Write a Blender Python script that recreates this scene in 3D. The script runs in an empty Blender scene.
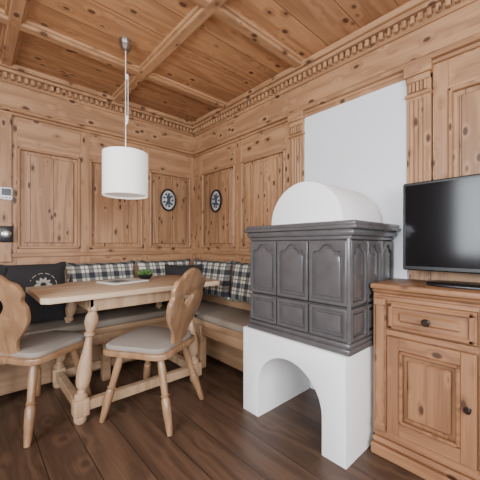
import bpy, bmesh, math, random
from mathutils import Matrix, Vector
random.seed(4)
R = math.radians
# ---------------------------------------------------------------- materials
def newmat(name):
    m = bpy.data.materials.new(name); m.use_nodes = True
    nt = m.node_tree; b = nt.nodes['Principled BSDF']
    return m, nt, b
def mth(nt, op, a, b=None, c=None, clamp=False):
    n = nt.nodes.new('ShaderNodeMath'); n.operation = op; n.use_clamp = clamp
    for i, v in enumerate((a, b, c)):
        if v is None: continue
        if isinstance(v, (int, float)): n.inputs[i].default_value = v
        else: nt.links.new(v, n.inputs[i])
    return n.outputs[0]
def comb(nt, x, y, z):
    n = nt.nodes.new('ShaderNodeCombineXYZ')
    for i, v in enumerate((x, y, z)):
        if isinstance(v, (int, float)): n.inputs[i].default_value = v
        else: nt.links.new(v, n.inputs[i])
    return n.outputs[0]
def mixc(nt, f, a, b, mode='MIX'):
    n = nt.nodes.new('ShaderNodeMix'); n.data_type = 'RGBA'; n.blend_type = mode
    if isinstance(f, (int, float)): n.inputs[0].default_value = f
    else: nt.links.new(f, n.inputs[0])
    for i, v in ((6, a), (7, b)):
        if isinstance(v, tuple): n.inputs[i].default_value = (*v, 1)
        else: nt.links.new(v, n.inputs[i])
    return n.outputs[2]
def srgb(r, g, b):
    f = lambda c: (c/255/12.92) if c/255 <= .04045 else ((c/255+.055)/1.055)**2.4
    return (f(r), f(g), f(b))
def plain(name, col, rough=.5, metal=0, noise=0, nscale=20, bump=0, **kw):
    m, nt, b = newmat(name)
    b.inputs['Base Color'].default_value = (*col, 1)
    b.inputs['Roughness'].default_value = rough
    b.inputs['Metallic'].default_value = metal
    for k, v in kw.items(): b.inputs[k.replace('_', ' ')].default_value = v
    tc = nt.nodes.new('ShaderNodeTexCoord')
    nz = nt.nodes.new('ShaderNodeTexNoise'); nz.inputs['Scale'].default_value = nscale
    nz.inputs['Detail'].default_value = 4
    nt.links.new(tc.outputs['Object'], nz.inputs['Vector'])
    if noise:
        d = tuple(c*(1-noise) for c in col); l = tuple(min(1, c*(1+noise*.6)) for c in col)
        nt.links.new(mixc(nt, nz.outputs[0], d, l), b.inputs['Base Color'])
    if bump:
        bp = nt.nodes.new('ShaderNodeBump'); bp.inputs['Strength'].default_value = bump
        bp.inputs['Distance'].default_value = .01
        nt.links.new(nz.outputs[0], bp.inputs['Height']); nt.links.new(bp.outputs[0], b.inputs['Normal'])
    return m
def wood(name, mode, light, dark, knot=None, board=0, rough=.5, seam=True, kamt=.92, var=.14, ring=28, kscale=1.0, ksize=1.4):
    m, nt, b = newmat(name)
    tc = nt.nodes.new('ShaderNodeTexCoord'); sp = nt.nodes.new('ShaderNodeSeparateXYZ')
    nt.links.new(tc.outputs['Object'], sp.inputs[0]); X, Y, Z = sp.outputs
    if mode == 'V': a, bb, c = Z, mth(nt, 'ADD', X, Y), mth(nt, 'SUBTRACT', X, Y)
    elif mode == 'X': a, bb, c = X, Z, Y
    elif mode == 'Y': a, bb, c = Y, Z, X
    elif mode == 'CX': a, bb, c = X, Y, Z
    elif mode == 'CY': a, bb, c = Y, X, Z
    fr = None; rnd = 0.0
    if board:
        q = mth(nt, 'DIVIDE', bb, board); idx = mth(nt, 'FLOOR', q); fr = mth(nt, 'FRACT', q)
        wn = nt.nodes.new('ShaderNodeTexWhiteNoise'); wn.noise_dimensions = '1D'
        nt.links.new(idx, wn.inputs['W']); rnd = wn.outputs['Value']
        a = mth(nt, 'ADD', a, mth(nt, 'MULTIPLY', rnd, 9.0))
        c = mth(nt, 'ADD', c, mth(nt, 'MULTIPLY', rnd, 3.7))
    kv = nt.nodes.new('ShaderNodeTexVoronoi'); kv.inputs['Scale'].default_value = 1
    nt.links.new(comb(nt, mth(nt, 'MULTIPLY', a, 7.5*kscale), mth(nt, 'MULTIPLY', bb, 11.5*kscale), mth(nt, 'MULTIPLY', c, 11.5*kscale)), kv.inputs['Vector'])
    kd = kv.outputs['Distance']
    near = mth(nt, 'SUBTRACT', 1.0, mth(nt, 'MULTIPLY', kd, 2.4), clamp=True)
    n1 = nt.nodes.new('ShaderNodeTexNoise'); n1.inputs['Scale'].default_value = 1; n1.inputs['Detail'].default_value = 1
    nt.links.new(comb(nt, mth(nt, 'MULTIPLY', a, .7), mth(nt, 'MULTIPLY', bb, 7), mth(nt, 'MULTIPLY', c, 7)), n1.inputs['Vector'])
    rg = mth(nt, 'SINE', mth(nt, 'ADD', mth(nt, 'MULTIPLY', n1.outputs[0], ring), mth(nt, 'MULTIPLY', near, 6 if knot else 0)))
    n2 = nt.nodes.new('ShaderNodeTexNoise'); n2.inputs['Scale'].default_value = 1; n2.inputs['Detail'].default_value = 5
    nt.links.new(comb(nt, mth(nt, 'MULTIPLY', a, 5), mth(nt, 'MULTIPLY', bb, 130), mth(nt, 'MULTIPLY', c, 130)), n2.inputs['Vector'])
    f = mth(nt, 'ADD', mth(nt, 'MULTIPLY', rg, .20), mth(nt, 'MULTIPLY', n2.outputs[0], .85))
    f = mth(nt, 'ADD', f, .08, clamp=True)
    col = mixc(nt, f, light, dark)
    if board:
        v = mth(nt, 'ADD', 1-var, mth(nt, 'MULTIPLY', rnd, 2*var))
        col = mixc(nt, 1.0, col, comb(nt, v, v, v), 'MULTIPLY')
    if knot:
        kf = nt.nodes.new('ShaderNodeMapRange'); kf.inputs['From Min'].default_value = .09*ksize; kf.inputs['From Max'].default_value = .15*ksize
        kf.inputs['To Min'].default_value = kamt; kf.inputs['To Max'].default_value = 0
        nt.links.new(kd, kf.inputs[0])
        col = mixc(nt, kf.outputs[0], col, knot)
    if board and seam:
        s = mth(nt, 'LESS_THAN', mth(nt, 'ABSOLUTE', mth(nt, 'SUBTRACT', fr, .5)), .5-.0022/board)
        col = mixc(nt, s, tuple(d*.4 for d in dark), col)
    nt.links.new(col, b.inputs['Base Color'])
    b.inputs['Roughness'].default_value = rough
    bp = nt.nodes.new('ShaderNodeBump'); bp.inputs['Strength'].default_value = .12; bp.inputs['Distance'].default_value = .004
    nt.links.new(f, bp.inputs['Height']); nt.links.new(bp.outputs[0], b.inputs['Normal'])
    return m
PL, PD, PK = srgb(182, 140, 102), srgb(128, 90, 62), srgb(64, 40, 27)
M = {}
M['pv'] = wood('pine_vertical', 'V', PL, PD, PK, board=.155)
M['phL'] = wood('pine_horizontal_x', 'X', PL, PD, PK)
M['phR'] = wood('pine_horizontal_y', 'Y', PL, PD, PK)
M['ps'] = wood('pine_stile', 'V', PL, PD, PK)
M['pc'] = wood('pine_ceiling', 'CX', srgb(186, 138, 96), srgb(130, 86, 54), PK, board=.22, var=.18)
M['pbx'] = wood('pine_beam_x', 'X', srgb(176, 134, 96), srgb(128, 90, 62), PK)
M['pby'] = wood('pine_beam_y', 'Y', srgb(176, 134, 96), srgb(128, 90, 62), PK)
M['cab'] = wood('cabinet_pine', 'V', srgb(160, 115, 79), srgb(112, 74, 49), PK)
M['cabh'] = wood('cabinet_pine_h', 'Y', srgb(160, 115, 79), srgb(112, 74, 49), PK)
M['tt'] = wood('table_maple', 'CX', srgb(216, 194, 166), srgb(180, 150, 120), None, board=.12, var=.05)
M['tl'] = wood('table_leg_wood', 'V', srgb(196, 166, 134), srgb(156, 122, 92), None)
M['ch'] = wood('chair_wood', 'V', srgb(170, 134, 100), srgb(124, 90, 64), None, rough=.3)
M['floor'] = wood('oak_floor', 'CY', srgb(106, 80, 62), srgb(58, 42, 32), srgb(36, 25, 19), board=.18, rough=.42, var=.22, kscale=.55, kamt=.5, ksize=1.1)
M['benL'] = wood('bench_wood_x', 'X', srgb(172, 140, 108), srgb(132, 98, 70), None)
M['benR'] = wood('bench_wood_y', 'Y', srgb(172, 140, 108), srgb(132, 98, 70), None)
M['plaster'] = plain('white_plaster', srgb(240, 239, 237), .8, noise=.03, nscale=8, bump=.25)
M['plasterg'] = plain('wall_plaster', srgb(216, 218, 222), .9, noise=.02, nscale=6, bump=.1)
M['tile'] = plain('grey_glazed_tile', srgb(86, 83, 83), .18, noise=.3, nscale=14, bump=.12)
M['tiled'] = plain('grey_glazed_tile_joint', srgb(30, 29, 29), .4, noise=.1)
M['cush'] = plain('taupe_fabric', srgb(134, 121, 107), .95, noise=.12, nscale=220, bump=.3)
M['seat'] = plain('seat_fabric', srgb(146, 137, 128), .95, noise=.12, nscale=220, bump=.3)
M['black'] = plain('black_fabric', srgb(40, 38, 40), .95, noise=.3, nscale=160, bump=.3)
M['embr'] = plain('embroidery_thread', srgb(150, 146, 134), .9)
M['tvp'] = plain('tv_plastic', (.01, .01, .01), .35)
M['tvs'] = plain('tv_screen', (.006, .006, .007), .12, Specular_IOR_Level=.3)
M['metal'] = plain('brushed_nickel', srgb(170, 168, 165), .3, 1.0)
M['iron'] = plain('dark_iron', srgb(58, 50, 44), .4, .8)
M['white'] = plain('white_plastic', srgb(230, 230, 230), .4)
M['cord'] = plain('lamp_cord', srgb(225, 220, 212), .5)
M['dark'] = plain('dark_plastic', srgb(30, 30, 34), .3)
M['paper'] = plain('glossy_paper', srgb(225, 224, 220), .4, noise=.15, nscale=12)
M['leaf'] = plain('leaf_green', srgb(86, 118, 60), .5, noise=.4, nscale=30)
M['porc'] = plain('plate_porcelain', srgb(205, 205, 200), .25, noise=.5, nscale=45)
M['blue'] = plain('plate_paint', srgb(60, 74, 92), .3, noise=.5, nscale=60)
M['shade'] = plain('lamp_shade_fabric', srgb(246, 244, 238), .9, noise=.02, nscale=200)
sb = M['shade'].node_tree.nodes['Principled BSDF']
sb.inputs['Emission Color'].default_value = (1, .97, .92, 1); sb.inputs['Emission Strength'].default_value = .28
# plaid
m, nt, b = newmat('plaid_fabric')
tc = nt.nodes.new('ShaderNodeTexCoord'); sp = nt.nodes.new('ShaderNodeSeparateXYZ'); nt.links.new(tc.outputs['Object'], sp.inputs[0])
def stripe(v, per, w, off=0):
    return mth(nt, 'LESS_THAN', mth(nt, 'FRACT', mth(nt, 'ADD', mth(nt, 'DIVIDE', v, per), off)), w)
u = mth(nt, 'ADD', sp.outputs[0], sp.outputs[1]); w = sp.outputs[2]
s = mth(nt, 'ADD', stripe(u, .10, .45), stripe(w, .10, .45, .25))
cr = nt.nodes.new('ShaderNodeValToRGB'); cr.color_ramp.interpolation = 'CONSTANT'
cr.color_ramp.elements[0].color = (*srgb(206, 200, 184), 1)
cr.color_ramp.elements[1].position = .3; cr.color_ramp.elements[1].color = (*srgb(112, 112, 108), 1)
e = cr.color_ramp.elements.new(.8); e.color = (*srgb(48, 50, 58), 1)
nt.links.new(mth(nt, 'MULTIPLY', s, .5), cr.inputs[0])
thin = mth(nt, 'MAXIMUM', stripe(u, .10, .07, .3), stripe(w, .10, .07, .55))
nt.links.new(mixc(nt, thin, cr.outputs[0], srgb(78, 76, 70)), b.inputs['Base Color']); b.inputs['Roughness'].default_value = .95
M['plaid'] = m
# ---------------------------------------------------------------- builder
class B:
    def __init__(s, name): s.name = name; s.v = []; s.f = []; s.m = []; s.mats = []
    def mi(s, k):
        if k not in s.mats: s.mats.append(k)
        return s.mats.index(k)
    def add(s, vs, fs, k, mat=None):
        o = len(s.v); i = s.mi(k)
        for v in vs: s.v.append(tuple((mat @ Vector(v)) if mat else v))
        for f in fs: s.f.append([o+j for j in f]); s.m.append(i)
    def addbm(s, bm, k, mat=None):
        bm.verts.index_update()
        s.add([v.co.copy() for v in bm.verts], [[v.index for v in f.verts] for f in bm.faces], k, mat); bm.free()
    def box(s, x0, x1, y0, y1, z0, z1, k, bev=.003, mat=None, seg=1):
        x0, x1 = sorted((x0, x1)); y0, y1 = sorted((y0, y1)); z0, z1 = sorted((z0, z1))
        bm = bmesh.new(); bmesh.ops.create_cube(bm, size=1)
        for v in bm.verts: v.co = Vector(((x0+x1)/2+v.co.x*(x1-x0), (y0+y1)/2+v.co.y*(y1-y0), (z0+z1)/2+v.co.z*(z1-z0)))
        if bev: bmesh.ops.bevel(bm, geom=bm.edges[:], offset=min(bev, .45*min(x1-x0, y1-y0, z1-z0)), segments=seg, affect='EDGES', profile=.5)
        s.addbm(bm, k, mat)
    def wbox(s, wall, a0, a1, z0, z1, d0, d1, k, bev=.003):
        if k == 'ph': k = 'ph'+wall
        if wall == 'L': s.box(a0, a1, -d1, -d0, z0, z1, k, bev)
        else: s.box(-d1, -d0, a0, a1, z0, z1, k, bev)
    def prism(s, polys, depth, k, mat=None, bev=0):
        cu = bpy.data.curves.new('t', 'CURVE'); cu.dimensions = '2D'; cu.fill_mode = 'BOTH'
        cu.extrude = max(depth/2-bev, .0001); cu.bevel_depth = bev; cu.bevel_resolution = 1
        if bev: cu.offset = -bev
        for p in polys:
            sp = cu.splines.new('POLY'); sp.points.add(len(p)-1)
            for i, q in enumerate(p): sp.points[i].co = (q[0], q[1], 0, 1)
            sp.use_cyclic_u = True
        ob = bpy.data.objects.new('t', cu); bpy.context.scene.collection.objects.link(ob)
        dg = bpy.context.evaluated_depsgraph_get(); me = bpy.data.meshes.new_from_object(ob.evaluated_get(dg))
        bm = bmesh.new(); bm.from_mesh(me); bmesh.ops.remove_doubles(bm, verts=bm.verts, dist=1e-5)
        s.addbm(bm, k, mat)
        bpy.data.objects.remove(ob); bpy.data.curves.remove(cu); bpy.data.meshes.remove(me)
    def lathe(s, p0, p1, prof, k, seg=20):
        p0 = Vector(p0); p1 = Vector(p1); d = p1-p0; L = d.length
        rot = d.to_track_quat('Z', 'Y').to_matrix().to_4x4(); mt = Matrix.Translation(p0) @ rot
        vs = []; fs = []
        for t, r in prof:
            for i in range(seg):
                a = 2*math.pi*i/seg; vs.append((r*math.cos(a), r*math.sin(a), t*L))
        n = len(prof)
        for j in range(n-1):
            for i in range(seg):
                k2 = (i+1) % seg; fs.append((j*seg+i, j*seg+k2, (j+1)*seg+k2, (j+1)*seg+i))
        fs.append(tuple(reversed(range(seg)))); fs.append(tuple((n-1)*seg+i for i in range(seg)))
        s.add(vs, fs, k, mt)
    def pillow(s, size, k, mat, p=.45, n=14, flat=2.6):
        bm = bmesh.new(); bmesh.ops.create_grid(bm, x_segments=n, y_segments=n, size=1)
        vs = []; fs = []
        sx, sy, sz = [q/2 for q in size]
        for side in (1, -1):
            o = len(vs)
            for v in bm.verts:
                x, y = v.co.x, v.co.y
                h = ((1-abs(x)**flat)*(1-abs(y)**flat)); h = max(h, 0)**p
                pin = 1-.06*(1-h)*((x*x+y*y)/2 < .8)
                vs.append((x*sx*pin, y*sy*pin, side*h*sz))
            for f in bm.faces:
                q = [o+w.index for w in f.verts]; fs.append(q if side > 0 else q[::-1])
        bm.free(); s.add(vs, fs, k, mat)
    def done(s, smooth=True, ang=35):
        me = bpy.data.meshes.new(s.name); me.from_pydata(s.v, [], s.f)
        for k in s.mats: me.materials.append(M[k])
        for p, i in zip(me.polygons, s.m): p.material_index = i; p.use_smooth = True
        bm = bmesh.new(); bm.from_mesh(me); bmesh.ops.remove_doubles(bm, verts=bm.verts, dist=1e-6); bm.to_mesh(me); bm.free()
        me.set_sharp_from_angle(angle=R(ang)); me.update()
        ob = bpy.data.objects.new(s.name, me); bpy.context.scene.collection.objects.link(ob); return ob
def cat(pts, n=6, closed=True):
    out = []; N = len(pts)
    for i in range(N):
        p0, p1, p2, p3 = [Vector(pts[(i+j-1) % N]) for j in range(4)]
        for t in range(n):
            t /= n
            out.append(tuple(.5*((2*p1)+(p2-p0)*t+(2*p0-5*p1+4*p2-p3)*t*t+(3*p1-p0-3*p2+p3)*t**3)))
    return out
FRONTX = lambda x, y=0, z=0: Matrix(((0, 0, -1, x), (-1, 0, 0, y), (0, 1, 0, z), (0, 0, 0, 1)))   # faces -x
FRONTY = lambda x, y, z=0: Matrix(((1, 0, 0, x), (0, 0, -1, y), (0, 1, 0, z), (0, 0, 0, 1)))      # faces -y
H = 2.38
XL, YB = -3.7, -4.3
# ---------------------------------------------------------------- shell
o = B('floor'); o.box(XL-.1, .1, YB-.1, .1, -.1, 0, 'floor', 0); o.done()
o = B('ceiling'); o.box(XL-.1, .1, YB-.1, .1, H, H+.1, 'pc', 0)
for y in (-.64, -1.52, -2.40, -3.28, -4.1):
    o.box(XL, 0, y-.032, y+.032, H-.034, H+.01, 'pbx', .006); o.box(XL, 0, y-.05, y+.05, H-.016, H+.01, 'pbx', .005)
for x in (-.905, -1.69, -2.48, -3.26):
    o.box(x-.032, x+.032, YB, 0, H-.035, H+.01, 'pby', .006); o.box(x-.05, x+.05, YB, 0, H-.017, H+.01, 'pby', .005)
o.done()
def panel(o, w, a0, a1, z0, z1):
    t = .022
    for q in ((a0, a0+.02, z0, z1), (a1-.02, a1, z0, z1)): o.wbox(w, *q, .0, t+.012, 'ps', .006)
    for q in ((a0, a1, z0, z0+.02), (a0, a1, z1-.02, z1)): o.wbox(w, *q, .0, t+.012, 'ph', .006)
    o.wbox(w, a0+.045, a1-.045, z0+.045, z1-.045, 0, .014, 'pv', .012)
def framed(o, w, a0, a1, pans, zb, zt, zbot, ztop):
    es = sorted(pans); cur = a0
    for p in es:
        o.wbox(w, cur, p[0], zbot, ztop, 0, .022, 'ps', .002); cur = p[1]
    o.wbox(w, cur, a1, zbot, ztop, 0, .022, 'ps', .002)
    for p in es:
        o.wbox(w, p[0], p[1], zbot, zb, 0, .0215, 'ph', .002); o.wbox(w, p[0], p[1], zt, ztop, 0, .0215, 'ph', .002)
        panel(o, w, p[0], p[1], zb, zt)
o = B('wall_left'); o.box(XL-.1, .1, 0, .1, 0, H, 'pv', 0)
framed(o, 'L', XL, 0, [(-3.3, -2.85), (-2.75, -2.3), (-2.2, -1.76), (-1.62, -1.185), (-1.11, -.63), (-.555, -.075)], 1.02, 1.80, 0, 2.06)
o.wbox('L', XL, 0, .955, .99, .02, .034, 'ph', .006)
o.done()
o = B('wall_right'); o.box(0, .1, YB-.1, 0, 0, H, 'pv', 0)
framed(o, 'R', -1.37, 0, [(-1.32, -.80), (-.71, -.17)], 1.02, 1.82, 0, 2.06)
o.wbox('R', -1.37, 0, .955, .99, .02, .034, 'ph', .006)
o.wbox('R', -2.215, -1.51, 0, 2.0, 0, .030, 'plasterg', 0)
o.wbox('R', -2.215, -1.37, 2.0, 2.06, 0, .034, 'ph', .004)
framed(o, 'R', YB, -2.34, [(-2.86, -2.41), (-3.4, -2.95), (-3.95, -3.5)], 1.02, 1.87, 0, 2.06)
o.done()
o = B('trim_3'); o.wbox('L', -1.725, -1.65, .92, 2.03, .022, .04, 'ps', .006); o.done()
for nm, a0, a1 in (('trim_4', -1.51, -1.385), ('trim_5', -2.335, -2.215)):
    o = B(nm)
    zz = .92
    o.wbox('R', a0, a1, zz, 2.05, 0, .042, 'ps', .004)
    n = 4; wd = (a1-a0)-.03
    for i in range(n):
        c = a0+.015+wd*(i+.5)/n; o.wbox('R', c-.009, c+.009, .95, 1.86, .038, .052, 'ps', .006)
    o.wbox('R', a0-.01, a1+.01, 1.99, 2.05, 0, .07, 'ph', .006)
    o.wbox('R', a0, a1, 1.955, 1.99, 0, .058, 'ph', .006)
    o.wbox('R', a0-.006, a1+.006, 1.875, 1.895, 0, .06, 'ph', .006)
    for i in range(5):
        c = a0+.012+(a1-a0-.024)*(i+.5)/5; o.wbox('R', c-.007, c+.007, 1.90, 1.95, .038, .06, 'ps', .003)
    o.done()
def cornice(name, w, a0, a1, other=False):
    o = B(name)
    o.wbox(w, a0, a1, 2.025, 2.045, 0, .045, 'ph', .005)
    o.wbox(w, a0, a1, 2.043, 2.07, 0, .08, 'ph', .01)
    o.wbox(w, a0, a1, 2.068, 2.088, 0, .05, 'ph', .006)
    o.wbox(w, a0, a1, 2.08, 2.265, 0, .028, 'ph', .002)
    o.wbox(w, a0, a1, 2.255, 2.277, 0, .05, 'ph', .008)
    o.wbox(w, a0, a1, 2.27, 2.32, 0, .045, 'ph', .002)
    x = a0+.02
    while x < a1-.05:
        o.wbox(w, x, x+.024, 2.276, 2.315, .04, .078, 'ps', .004); x += .042
    o.wbox(w, a0, a1, 2.318, 2.343, 0, .095, 'ph', .008)
    o.wbox(w, a0, a1, 2.341, H, 0, .125, 'ph', .014)
    o.done()
cornice('trim_1', 'L', XL, 0); cornice('trim_2', 'R', YB, 0)
# back wall with window
o = B('wall_back')
wx0, wx1, wz0, wz1 = -3.0, -1.2, .85, 2.1
o.box(XL-.1, wx0, YB-.1, YB, 0, H, 'pv', 0); o.box(wx1, 0, YB-.1, YB, 0, H, 'pv', 0)
o.box(wx0, wx1, YB-.1, YB, 0, wz0, 'pv', 0); o.box(wx0, wx1, YB-.1, YB, wz1, H, 'pv', 0); o.done()
o = B('wall_side'); sy0, sy1 = -3.75, -1.7
o.box(XL-.1, XL, YB, sy0, 0, H, 'pv', 0); o.box(XL-.1, XL, sy1, 0, 0, H, 'pv', 0)
o.box(XL-.1, XL, sy0, sy1, 0, wz0, 'pv', 0); o.box(XL-.1, XL, sy0, sy1, wz1, H, 'pv', 0); o.done()
o = B('window_1')
for q in ((wx0, wx0+.06), (wx1-.06, wx1), ((wx0+wx1)/2-.04, (wx0+wx1)/2+.04)): o.box(*q, YB-.07, YB-.02, wz0, wz1, 'ps')
for q in ((wz0, wz0+.06), (wz1-.06, wz1)): o.box(wx0, wx1, YB-.07, YB-.02, *q, 'phL')
o.done()
o = B('window_2')
for q in ((sy0, sy0+.06), (sy1-.06, sy1), ((sy0+sy1)/2-.04, (sy0+sy1)/2+.04)): o.box(XL-.07, XL-.02, *q, wz0, wz1, 'ps')
for q in ((wz0, wz0+.06), (wz1-.06, wz1)): o.box(XL-.07, XL-.02, sy0, sy1, *q, 'phR')
o.done()
# ---------------------------------------------------------------- stove
yc = -1.785; hw = .352; xb = -.036
o = B('tiled_stove')
def arc(cx, cy, r, a0, a1, n): return [(cx+r*math.cos(R(a0+(a1-a0)*i/n)), cy+r*math.sin(R(a0+(a1-a0)*i/n))) for i in range(n+1)]
ar = .222
poly = [(-hw, 0), (-ar, 0)] + arc(0, .19, ar, 180, 0, 28) + [(ar, 0), (hw, 0), (hw, .525), (-hw, .525)]
o.prism([poly], .587+xb, 'plaster', FRONTX((-.587+xb)/2, yc), bev=.008)
by = -1.801; bw = .334
def sbox(g, z0, z1, k, bev=.006, seg=2, gy=None): # slab with growth g around body
    gy = g if gy is None else gy
    o.box(-.55-g, xb, by-bw-gy, by+bw+min(gy, g), z0, z1, k, bev, seg=seg)
sbox(.022, .522, .555, 'tile', .01, gy=.014); sbox(.012, .553, .58, 'tile', .012); sbox(-.012, .57, 1.09, 'tiled', .01)
sbox(.006, 1.075, 1.10, 'tile', .01, gy=.014); sbox(.02, 1.095, 1.13, 'tile', .014, gy=.034); sbox(.034, 1.127, 1.148, 'tile', .009, gy=.054); sbox(.024, 1.145, 1.168, 'tile', .009, gy=.044)
def outer_in(a, g, ht): return [(-a+.003, g+.003), (a-.003, g+.003), (a-.003, ht-g-.003), (-a+.003, ht-g-.003)]
def tile(wd, ht, arched, mt):
    g = .002; a = wd/2-g; outer = [(-a, g), (a, g), (a, ht-g), (-a, ht-g)]
    o.prism([outer], .014, 'tile', mt @ Matrix.Translation((0, 0, .001)), bev=.003)
    b_ = a-.02; t = ht-g-.022
    if arched:
        top = [(b_, t-.075), (b_*.97, t-.05), (b_*.80, t-.034), (b_*.60, t-.036), (b_*.48, t-.026), (b_*.25, t-.004), (0, t)]
        pts = [(-b_, g+.022), (b_, g+.022)] + top + [(-x, y) for x, y in reversed(top[:-1])]
    else: pts = [(-b_, g+.022), (b_, g+.022), (b_, t), (-b_, t)]
    cy_ = ht/2
    def scale(p, f): return [((x)*f, cy_+(y-cy_)*(1-(1-f)*wd/ht)) for x, y in p]
    o.prism([outer_in(a, g, ht), pts], .024, 'tile', mt @ Matrix.Translation((0, 0, .012)), bev=.004)
    o.prism([scale(pts, .80)], .018, 'tile', mt @ Matrix.Translation((0, 0, .010)), bev=.006)
rows = ((.580, .168, False), (.750, .327, True))
tw = (2*bw-.004)/3
for i in range(3):
    for z, h, ar_ in rows: tile(tw, h, ar_, FRONTX(-.538, by-bw+.002+tw*(i+.5), z))
tw2 = (.55+xb)/3
for i in range(3):
    for z, h, ar_ in rows: tile(tw2, h, ar_, FRONTY(-.55+tw2*(i+.5), by-bw+.012, z))
for i in range(3):
    for z, h, ar_ in rows:
        mt = Matrix(((-1, 0, 0, -.55+tw2*(i+.5)), (0, 0, 1, by+bw-.012), (0, 1, 0, z), (0, 0, 0, 1))); tile(tw2, h, ar_, mt)
o.lathe((-.549, by-bw+.001, .58), (-.549, by-bw+.001, 1.08), [(0, .012), (1, .012)], 'tile', 12)
# vault
vp = arc(0, 0, .238, 180, 0, 44)
o.prism([vp], .52+xb, 'plaster', FRONTX((-.52+xb)/2, -1.848, 1.166), bev=.014)
o.done(ang=30)
# ---------------------------------------------------------------- cabinet
o = B('sideboard'); cx = -.345; y1 = -2.160; y0 = -3.10; cb = -.04
o.box(cx+.012, cb, y0, y1, .1, .83, 'cab', .003)
o.box(cx-.035, cb, y0-.02, y1, 0, .055, 'cabh', .006); o.box(cx-.022, cb, y0-.01, y1, .055, .085, 'cabh', .01); o.box(cx-.008, cb, y0-.005, y1, .085, .11, 'cabh', .008)
o.box(cx-.005, cb, y0, y1+.001, .79, .812, 'cabh', .008); o.box(cx-.022, cb, y0-.01, y1+.001, .81, .832, 'cabh', .01); o.box(cx-.038, cb, y0-.02, y1+.002, .83, .858, 'cabh', .009, seg=2)
cols = [(-2.59, -2.225), (-3.04, -2.675)]
for a, b2 in ((y1, -2.225), (-2.59, -2.675), (-3.04, y0)):
    o.box(cx, cx+.03, a, b2, .1, .80, 'cab', .002)
    m_ = (a+b2)/2; o.box(cx-.012, cx+.01, m_-.022, m_+.022, .13, .77, 'cab', .008)
    o.box(cx-.016, cx+.01, m_-.028, m_+.028, .745, .785, 'cabh', .006); o.box(cx-.016, cx+.01, m_-.028, m_+.028, .115, .16, 'cabh', .006)
for a, b2 in cols:
    o.box(cx, cx+.02, a, b2, .10, .125, 'cabh', .001); o.box(cx, cx+.02, a, b2, .605, .63, 'cabh', .001); o.box(cx, cx+.02, a, b2, .775, .80, 'cabh', .001)
    # drawer
    o.box(cx-.008, cx+.01, a+.006, b2-.006, .634, .772, 'cabh', .004)
    for q in ((a+.012, a+.035, .64, .766), (b2-.035, b2-.012, .64, .766)): o.box(cx-.02, cx, *q, 'cab', .006)
    for q in ((a+.012, b2-.012, .64, .66), (a+.012, b2-.012, .746, .766)): o.box(cx-.02, cx, *q, 'cabh', .006)
    o.box(cx-.018, cx, a+.06, b2-.06, .68, .727, 'cabh', .01)
    mc = (a+b2)/2; o.lathe((cx-.015, mc, .703), (cx-.047, mc, .703), [(0, .012), (.1, .012), (.2, .006), (.55, .006), (.65, .014), (.85, .017), (1, .012)], 'iron', 16)
    # door
    z0, z1 = .13, .60
    for q in ((a+.006, a+.062), (b2-.062, b2-.006)): o.box(cx-.014, cx+.008, *q, z0, z1, 'cab', .004)
    for q in ((z0, z0+.06), (z1-.06, z1)): o.box(cx-.0135, cx+.008, a+.06, b2-.06, *q, 'cabh', .004)
    for q in ((a+.062, a+.078, z0+.06, z1-.06), (b2-.078, b2-.062, z0+.06, z1-.06), (a+.062, b2-.062, z0+.06, z0+.076), (a+.062, b2-.062, z1-.076, z1-.06)): o.box(cx-.02, cx+.005, *q, 'cabh', .006)
    o.box(cx-.010, cx+.008, a+.095, b2-.095, z0+.095, z1-.095, 'cab', .010)
    o.lathe((cx-.012, a+.034, .37), (cx-.04, a+.034, .37), [(0, .012), (.1, .012), (.2, .005), (.5, .005), (.65, .011), (.85, .013), (1, .009)], 'iron', 16)
o.done()
# ---------------------------------------------------------------- tv
o = B('television'); tx = -.20; ty1 = -2.25; ty0 = -3.06; tz0, tz1 = .92, 1.37
o.box(tx, tx+.035, ty0, ty1, tz0, tz1, 'tvp', .006); o.box(tx+.03, tx+.06, ty0+.15, ty1-.15, tz0+.06, tz1-.1, 'tvp', .02)
o.box(tx-.002, tx+.01, ty0+.014, ty1-.014, tz0+.022, tz1-.014, 'tvs', .0)
tm = (ty0+ty1)/2
o.box(tx-.004, tx, tm-.03, tm+.03, tz0+.005, tz0+.012, 'metal', .001)
o.box(tx+.005, tx+.03, tm-.05, tm+.05, .865, tz0+.05, 'tvp', .004)
o.prism([cat([(-.09, -.26), (.09, -.26), (.11, 0), (.09, .26), (-.09, .26), (-.105, 0)], 6)], .012, 'tvp', Matrix.Translation((tx+.008, tm, .8645)), bev=.003)
o.done()
# ---------------------------------------------------------------- bench
o = B('corner_bench')
o.box(-.455, -.04, -1.395, -.04, .375, .42, 'benR', .006)
o.box(-.435, -.41, -1.36, -.42, .29, .378, 'benR', .003); o.box(-.44, -.38, -1.39, -1.33, 0, .378, 'benR', .006)
o.box(-.44, -.38, -.75, -.69, 0, .378, 'benR', .006)
o.box(-.26, -.24, -1.36, -.26, .03, .378, 'benR', .003)
o.box(-.40, -.04, -1.385, -1.36, 0, .378, 'benR', .003)
o.box(-.46, -.045, -1.39, -.045, .42, .475, 'cush', .018, seg=3)
o.box(-.075, -.038, -1.39, -.038, .42, .90, 'benR', .005)
o.box(-2.6, -.455, -.455, -.04, .375, .42, 'benL', .006)
o.box(-2.55, -.42, -.435, -.41, .29, .378, 'benL', .003)
o.box(-2.55, -.24, -.26, -.24, .03, .378, 'benL', .003)
for x in (-2.5, -1.8, -1.1, -.46): o.box(x-.03, x+.03, -.44, -.38, 0, .378, 'benL', .006)
o.box(-2.6, -.46, -.46, -.045, .42, .475, 'cush', .018, seg=3)
o.box(-2.6, -.075, -.075, -.038, .42, .90, 'benL', .005)
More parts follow.
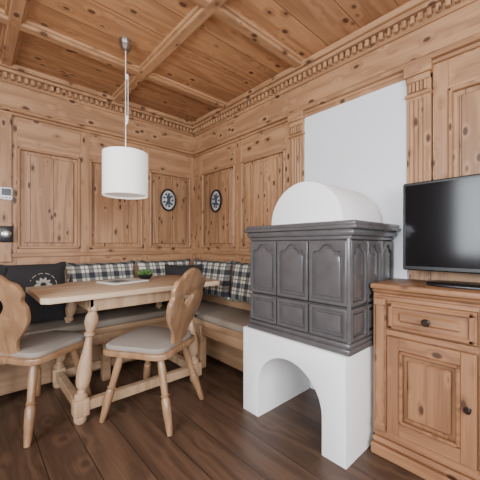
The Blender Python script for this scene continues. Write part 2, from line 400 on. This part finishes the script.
o.box(-2.6, -2.56, -.44, -.04, 0, .6, 'benL', .006)
o.done()
o = B('bench_back_cushions')
def padL(x0, x1): o.pillow((x1-x0, .36, .075), 'plaid', Matrix.Translation(((x0+x1)/2, -.122, .725)) @ Matrix.Rotation(R(84), 4, 'X'), p=.25, flat=8)
def padR(y0, y1): o.pillow((.36, y1-y0, .075), 'plaid', Matrix.Translation((-.122, (y0+y1)/2, .725)) @ Matrix.Rotation(R(-84), 4, 'Y') , p=.25, flat=8)
for i in range(4): padL(-2.52+i*.6, -2.52+i*.6+.59)
for i in range(2): padR(-1.385+i*.62, -1.385+i*.62+.61)
o.done()
def pil(name, loc, rz, tilt, sz, emb=False):
    o = B(name); mt = Matrix.Translation(loc) @ Matrix.Rotation(R(rz), 4, 'Z') @ Matrix.Rotation(R(90-tilt), 4, 'X')
    o.pillow(sz, 'black', mt, p=.5)
    if emb:
        for i in range(10):
            a = i*math.pi/5
            pts = [(.055*math.cos(a)*q[0]-.011*math.sin(a)*q[1], .055*math.sin(a)*q[0]+.011*math.cos(a)*q[1]) for q in ((.3, 0), (.6, 1), (1, 0), (.6, -1))]
            pts = cat(pts, 4); o.prism([pts], .006, 'embr', mt @ Matrix.Translation((.05, .05, sz[2]/2-.003)))
        for a0 in range(0, 360, 30):
            o.prism([arc(0, 0, .085, a0, a0+20, 6)+arc(0, 0, .081, a0+20, a0, 6)], .004, 'embr', mt @ Matrix.Translation((.05, .05, sz[2]/2-.005)))
    return o.done(ang=60)
pil('throw_pillow', (-1.55, -.27, .705), 4, 10, (.44, .44, .13), True)
pil('throw_pillow.001', (-1.92, -.30, .69), -8, 10, (.42, .42, .13))
pil('throw_pillow.002', (-.34, -.30, .675), -42, 12, (.38, .38, .12))
# ---------------------------------------------------------------- table
o = B('dining_table'); TX0, TX1, TY0, TY1 = -1.60, -.36, -.945, -.22
c = .035
tp = [(TX0+c, TY0), (TX1-c, TY0), (TX1, TY0+c), (TX1, TY1-c), (TX1-c, TY1), (TX0+c, TY1), (TX0, TY1-c), (TX0, TY0+c)]
o.prism([tp], .034, 'tt', Matrix.Translation((0, 0, .743)), bev=.004)
lg = [(-1.30, -.83, -1.40, -.895), (-.62, -.83, -.60, -.895), (-1.30, -.36, -1.40, -.30), (-.62, -.36, -.60, -.30)]
ax0, ax1, ay0, ay1 = -1.34, -.58, -.865, -.325
for y in (ay0, ay1-.025): o.box(ax0, ax1, y, y+.025, .64, .727, 'tl', .003)
for x in (ax0, ax1-.025): o.box(x, x+.025, ay0, ay1, .64, .727, 'tl', .003)
prof = [(0, .033), (.03, .036), (.06, .036), (.075, .024), (.10, .022), (.13, .034), (.17, .040), (.24, .043), (.36, .036), (.48, .026), (.56, .021), (.59, .020), (.605, .031), (.63, .031), (.645, .022), (.68, .030), (.74, .040), (.80, .036), (.84, .024), (.855, .034), (.88, .034), (.90, .028), (1, .030)]
for tx_, ty_, bx, by_ in lg:
    o.lathe((bx, by_, .13), (tx_, ty_, .73), prof, 'tl', 24)
    o.box(bx-.042, bx+.042, by_-.042, by_+.042, .045, .145, 'tl', .008, seg=2)
    o.lathe((bx, by_, 0), (bx, by_, .05), [(0, .026), (.3, .036), (.7, .036), (1, .025)], 'tl', 20)
for y in (-.895, -.30): o.box(-1.37, -.63, y-.025, y+.025, .065, .125, 'tl', .005)
for x in (-1.40, -.60): o.box(x-.025, x+.025, -.87, -.33, .065, .125, 'tl', .005)
o.done()
o = B('magazine'); mt = Matrix.Translation((-1.0, -.5, .762)) @ Matrix.Rotation(R(12), 4, 'Z')
o.box(-.15, .15, -.12, .12, 0, .005, 'paper', 0, mt); o.box(-.145, .15, -.118, .118, .005, .010, 'paper', .001, mt); o.box(-.1, .02, -.08, .07, .0095, .0105, 'blue', 0, mt); o.done()
o = B('potted_succulent'); px, py = -.78, -.42
o.lathe((px, py, .761), (px, py, .80), [(0, .03), (.2, .045), (.8, .062), (1, .066)], 'dark', 28)
for i in range(26):
    a = i*2.4; r = .012+.055*(i/26); t = R(75-60*i/26)
    d = Vector((math.cos(a)*math.cos(t), math.sin(a)*math.cos(t), math.sin(t)))
    p = Vector((px, py, .797))+Vector((math.cos(a), math.sin(a), 0))*r*.4
    o.lathe(p, p+d*.055, [(0, .004), (.4, .011), (.75, .009), (1, .001)], 'leaf', 8)
o.done()
# ---------------------------------------------------------------- chairs
o = B('dining_chair')
def seatpoly(s): return cat([(-.20*s, -.19*s), (0, -.205*s), (.20*s, -.19*s), (.225*s, 0), (.235*s, .16*s), (.19*s, .215*s), (0, .235*s), (-.19*s, .215*s), (-.235*s, .16*s), (-.225*s, 0)], 5)
o.prism([seatpoly(1)], .034, 'ch', Matrix.Translation((0, 0, .418)), bev=.007)
o.prism([seatpoly(.93)], .032, 'seat', Matrix.Translation((0, .008, .448)), bev=.012)
lp = [(0, .015), (.05, .018), (.28, .024), (.42, .025), (.46, .019), (.48, .026), (.50, .019), (.60, .020), (.8, .023), (1, .017)]
for bx, by_, tx_, ty_ in ((-.215, .215, -.14, .13), (.215, .215, .14, .13), (-.205, -.24, -.13, -.13), (.205, -.24, .13, -.13)):
    o.lathe((bx, by_, 0), (tx_, ty_, .405), lp, 'ch', 16)
for y in (-.13, .13): o.box(-.17, .17, y-.03, y+.03, .382, .403, 'ch', .004)
half = [(.085, -.03), (.075, .04), (.095, .10), (.15, .16), (.195, .225), (.205, .295), (.185, .335), (.20, .375), (.175, .425), (.12, .445), (.075, .475)]
out = cat([(x, y) for x, y in half] + [(0, .495)] + [(-x, y) for x, y in reversed(half)], 5)
hole = cat([(0, .32), (.035, .345), (.06, .33), (.052, .29), (0, .245), (-.052, .29), (-.06, .33), (-.035, .345)], 5)
mb = Matrix.Translation((0, -.165, .43)) @ Matrix.Rotation(R(90+14), 4, 'X')
o.prism([out, hole], .028, 'ch', mb, bev=.006)
ch = o.done(ang=40)
ch.location = (-1.585, -.64, 0); ch.rotation_euler = (0, 0, R(-55))
c2 = bpy.data.objects.new('dining_chair.001', ch.data); bpy.context.scene.collection.objects.link(c2)
c2.location = (-1.01, -1.05, 0); c2.rotation_euler = (0, 0, R(30))
# ---------------------------------------------------------------- pendant lamp
o = B('pendant_lamp'); lx, ly = -1.134, -.90
o.lathe((lx, ly, H-.03), (lx, ly, H), [(0, .035), (.5, .04), (1, .04)], 'metal', 28)
o.lathe((lx, ly, 2.31), (lx, ly, 2.352), [(0, .012), (.15, .03), (1, .034)], 'metal', 28)
o.lathe((lx, ly, 1.64), (lx, ly, 2.33), [(0, .003), (1, .003)], 'cord', 8)
o.lathe((lx+.012, ly-.01, 1.86), (lx+.012, ly-.01, 2.16), [(0, .002), (1, .002)], 'cord', 8)
o.lathe((lx+.005, ly-.004, 1.84), (lx+.005, ly-.004, 1.89), [(0, .008), (1, .008)], 'cord', 12)
o.lathe((lx+.005, ly-.004, 2.13), (lx+.005, ly-.004, 2.16), [(0, .007), (1, .007)], 'cord', 12)
o.lathe((lx, ly, 1.58), (lx, ly, 1.68), [(0, .02), (.7, .02), (1, .006)], 'metal', 16)
r = .14; seg = 64; zb, zt = 1.368, 1.645
vs = []; fs = []
for rr, z in ((r, zb), (r, zt), (r-.004, zt), (r-.004, zb)):
    for i in range(seg): vs.append((lx+rr*math.cos(2*math.pi*i/seg), ly+rr*math.sin(2*math.pi*i/seg), z))
for j in range(4):
    for i in range(seg): fs.append((j*seg+i, j*seg+(i+1) % seg, ((j+1) % 4)*seg+(i+1) % seg, ((j+1) % 4)*seg+i))
o.add(vs, fs, 'shade')
for i in range(3):
    a = i*2.094; o.lathe((lx, ly, 1.635), (lx+(r-.003)*math.cos(a), ly+(r-.003)*math.sin(a), 1.64), [(0, .002), (1, .002)], 'metal', 6)
o.lathe((lx, ly, zb+.01), (lx, ly, zb+.014), [(0, r-.006), (1, r-.006)], 'shade', 48)
o.lathe((lx, ly, 1.50), (lx, ly, 1.60), [(0, .012), (.3, .03), (.6, .028), (1, .014)], 'white', 16)
o.done()
# ---------------------------------------------------------------- wall plates, thermostat, telephone
def plate(name, mt):
    o = B(name)
    def el(a, b_, n=44): return [(a*math.cos(2*math.pi*i/n), b_*math.sin(2*math.pi*i/n)) for i in range(n)]
    o.prism([el(.092, .118), el(.074, .098)], .018, 'dark', mt @ Matrix.Translation((0, 0, .012)), bev=.006)
    o.prism([el(.076, .10)], .008, 'porc', mt @ Matrix.Translation((0, 0, .007)), bev=.002)
    for i in range(9):
        a = i*.7; rr = .055
        o.prism([cat([(rr*math.cos(a)*.9+q*.015, rr*1.3*math.sin(a)*.9+w_*.013) for q, w_ in ((1, 0), (0, 1), (-1, 0), (0, -1))], 3)], .003, 'blue', mt @ Matrix.Translation((0, 0, .012)))
    o.prism([cat([(-.03, -.04), (.028, -.045), (.02, 0), (.03, .03), (0, .055), (-.025, .025), (-.012, 0)], 4)], .004, 'blue', mt @ Matrix.Translation((0, 0, .013)))
    return o.done()
plate('decorative_plate', FRONTY(-.35, -.016, 1.52))
plate('decorative_plate.001', FRONTX(-.016, -.42, 1.50))
o = B('thermostat'); o.box(-1.722, -1.650, -.058, -.0402, 1.385, 1.475, 'white', .006); o.box(-1.714, -1.658, -.060, -.057, 1.415, 1.465, 'dark', .001)
for i in range(3): o.box(-1.712+i*.02, -1.70+i*.02, -.060, -.057, 1.395, 1.403, 'dark', .001)
o.done()
o = B('wall_telephone'); o.box(-1.728, -1.645, -.065, -.0402, 1.07, 1.19, 'dark', .01, seg=2)
o.lathe((-1.686, -.064, 1.13), (-1.686, -.075, 1.13), [(0, .03), (.7, .03), (1, .024)], 'metal', 24); o.done()
# ---------------------------------------------------------------- lights
def area(name, loc, rot, sx, sy, e, col=(1, 1, 1)):
    l = bpy.data.lights.new(name, 'AREA'); l.shape = 'RECTANGLE'; l.size = sx; l.size_y = sy; l.energy = e; l.color = col
    ob = bpy.data.objects.new(name, l); ob.location = loc; ob.rotation_euler = rot; bpy.context.scene.collection.objects.link(ob)
area('window_light', ((wx0+wx1)/2, YB-.09, (wz0+wz1)/2), (R(90), 0, 0), wx1-wx0-.05, wz1-wz0-.05, 140, (.88, .94, 1))
area('window_light.001', (XL-.09, (sy0+sy1)/2, (wz0+wz1)/2), (R(90), 0, R(-90)), sy1-sy0-.05, wz1-wz0-.05, 180, (.88, .94, 1))
l = bpy.data.lights.new('pendant_bulb', 'POINT'); l.energy = 3; l.color = (1, .9, .78); l.shadow_soft_size = .04
ob = bpy.data.objects.new('pendant_bulb', l); ob.location = (lx, ly, 1.45); bpy.context.scene.collection.objects.link(ob)
w = bpy.data.worlds.new('World'); bpy.context.scene.world = w; w.use_nodes = True
w.node_tree.nodes['Background'].inputs[0].default_value = (.8, .88, 1, 1); w.node_tree.nodes['Background'].inputs[1].default_value = 1.0
# ---------------------------------------------------------------- camera
cd = bpy.data.cameras.new('Camera'); cam = bpy.data.objects.new('Camera', cd); bpy.context.scene.collection.objects.link(cam)
cam.location = (-1.881, -2.832, 1.05); cam.rotation_euler = (R(90), 0, R(-42.2))
cd.lens = 22.275; cd.sensor_width = 36; cd.shift_y = 5/480; cd.clip_start = .02
bpy.context.scene.camera = cam
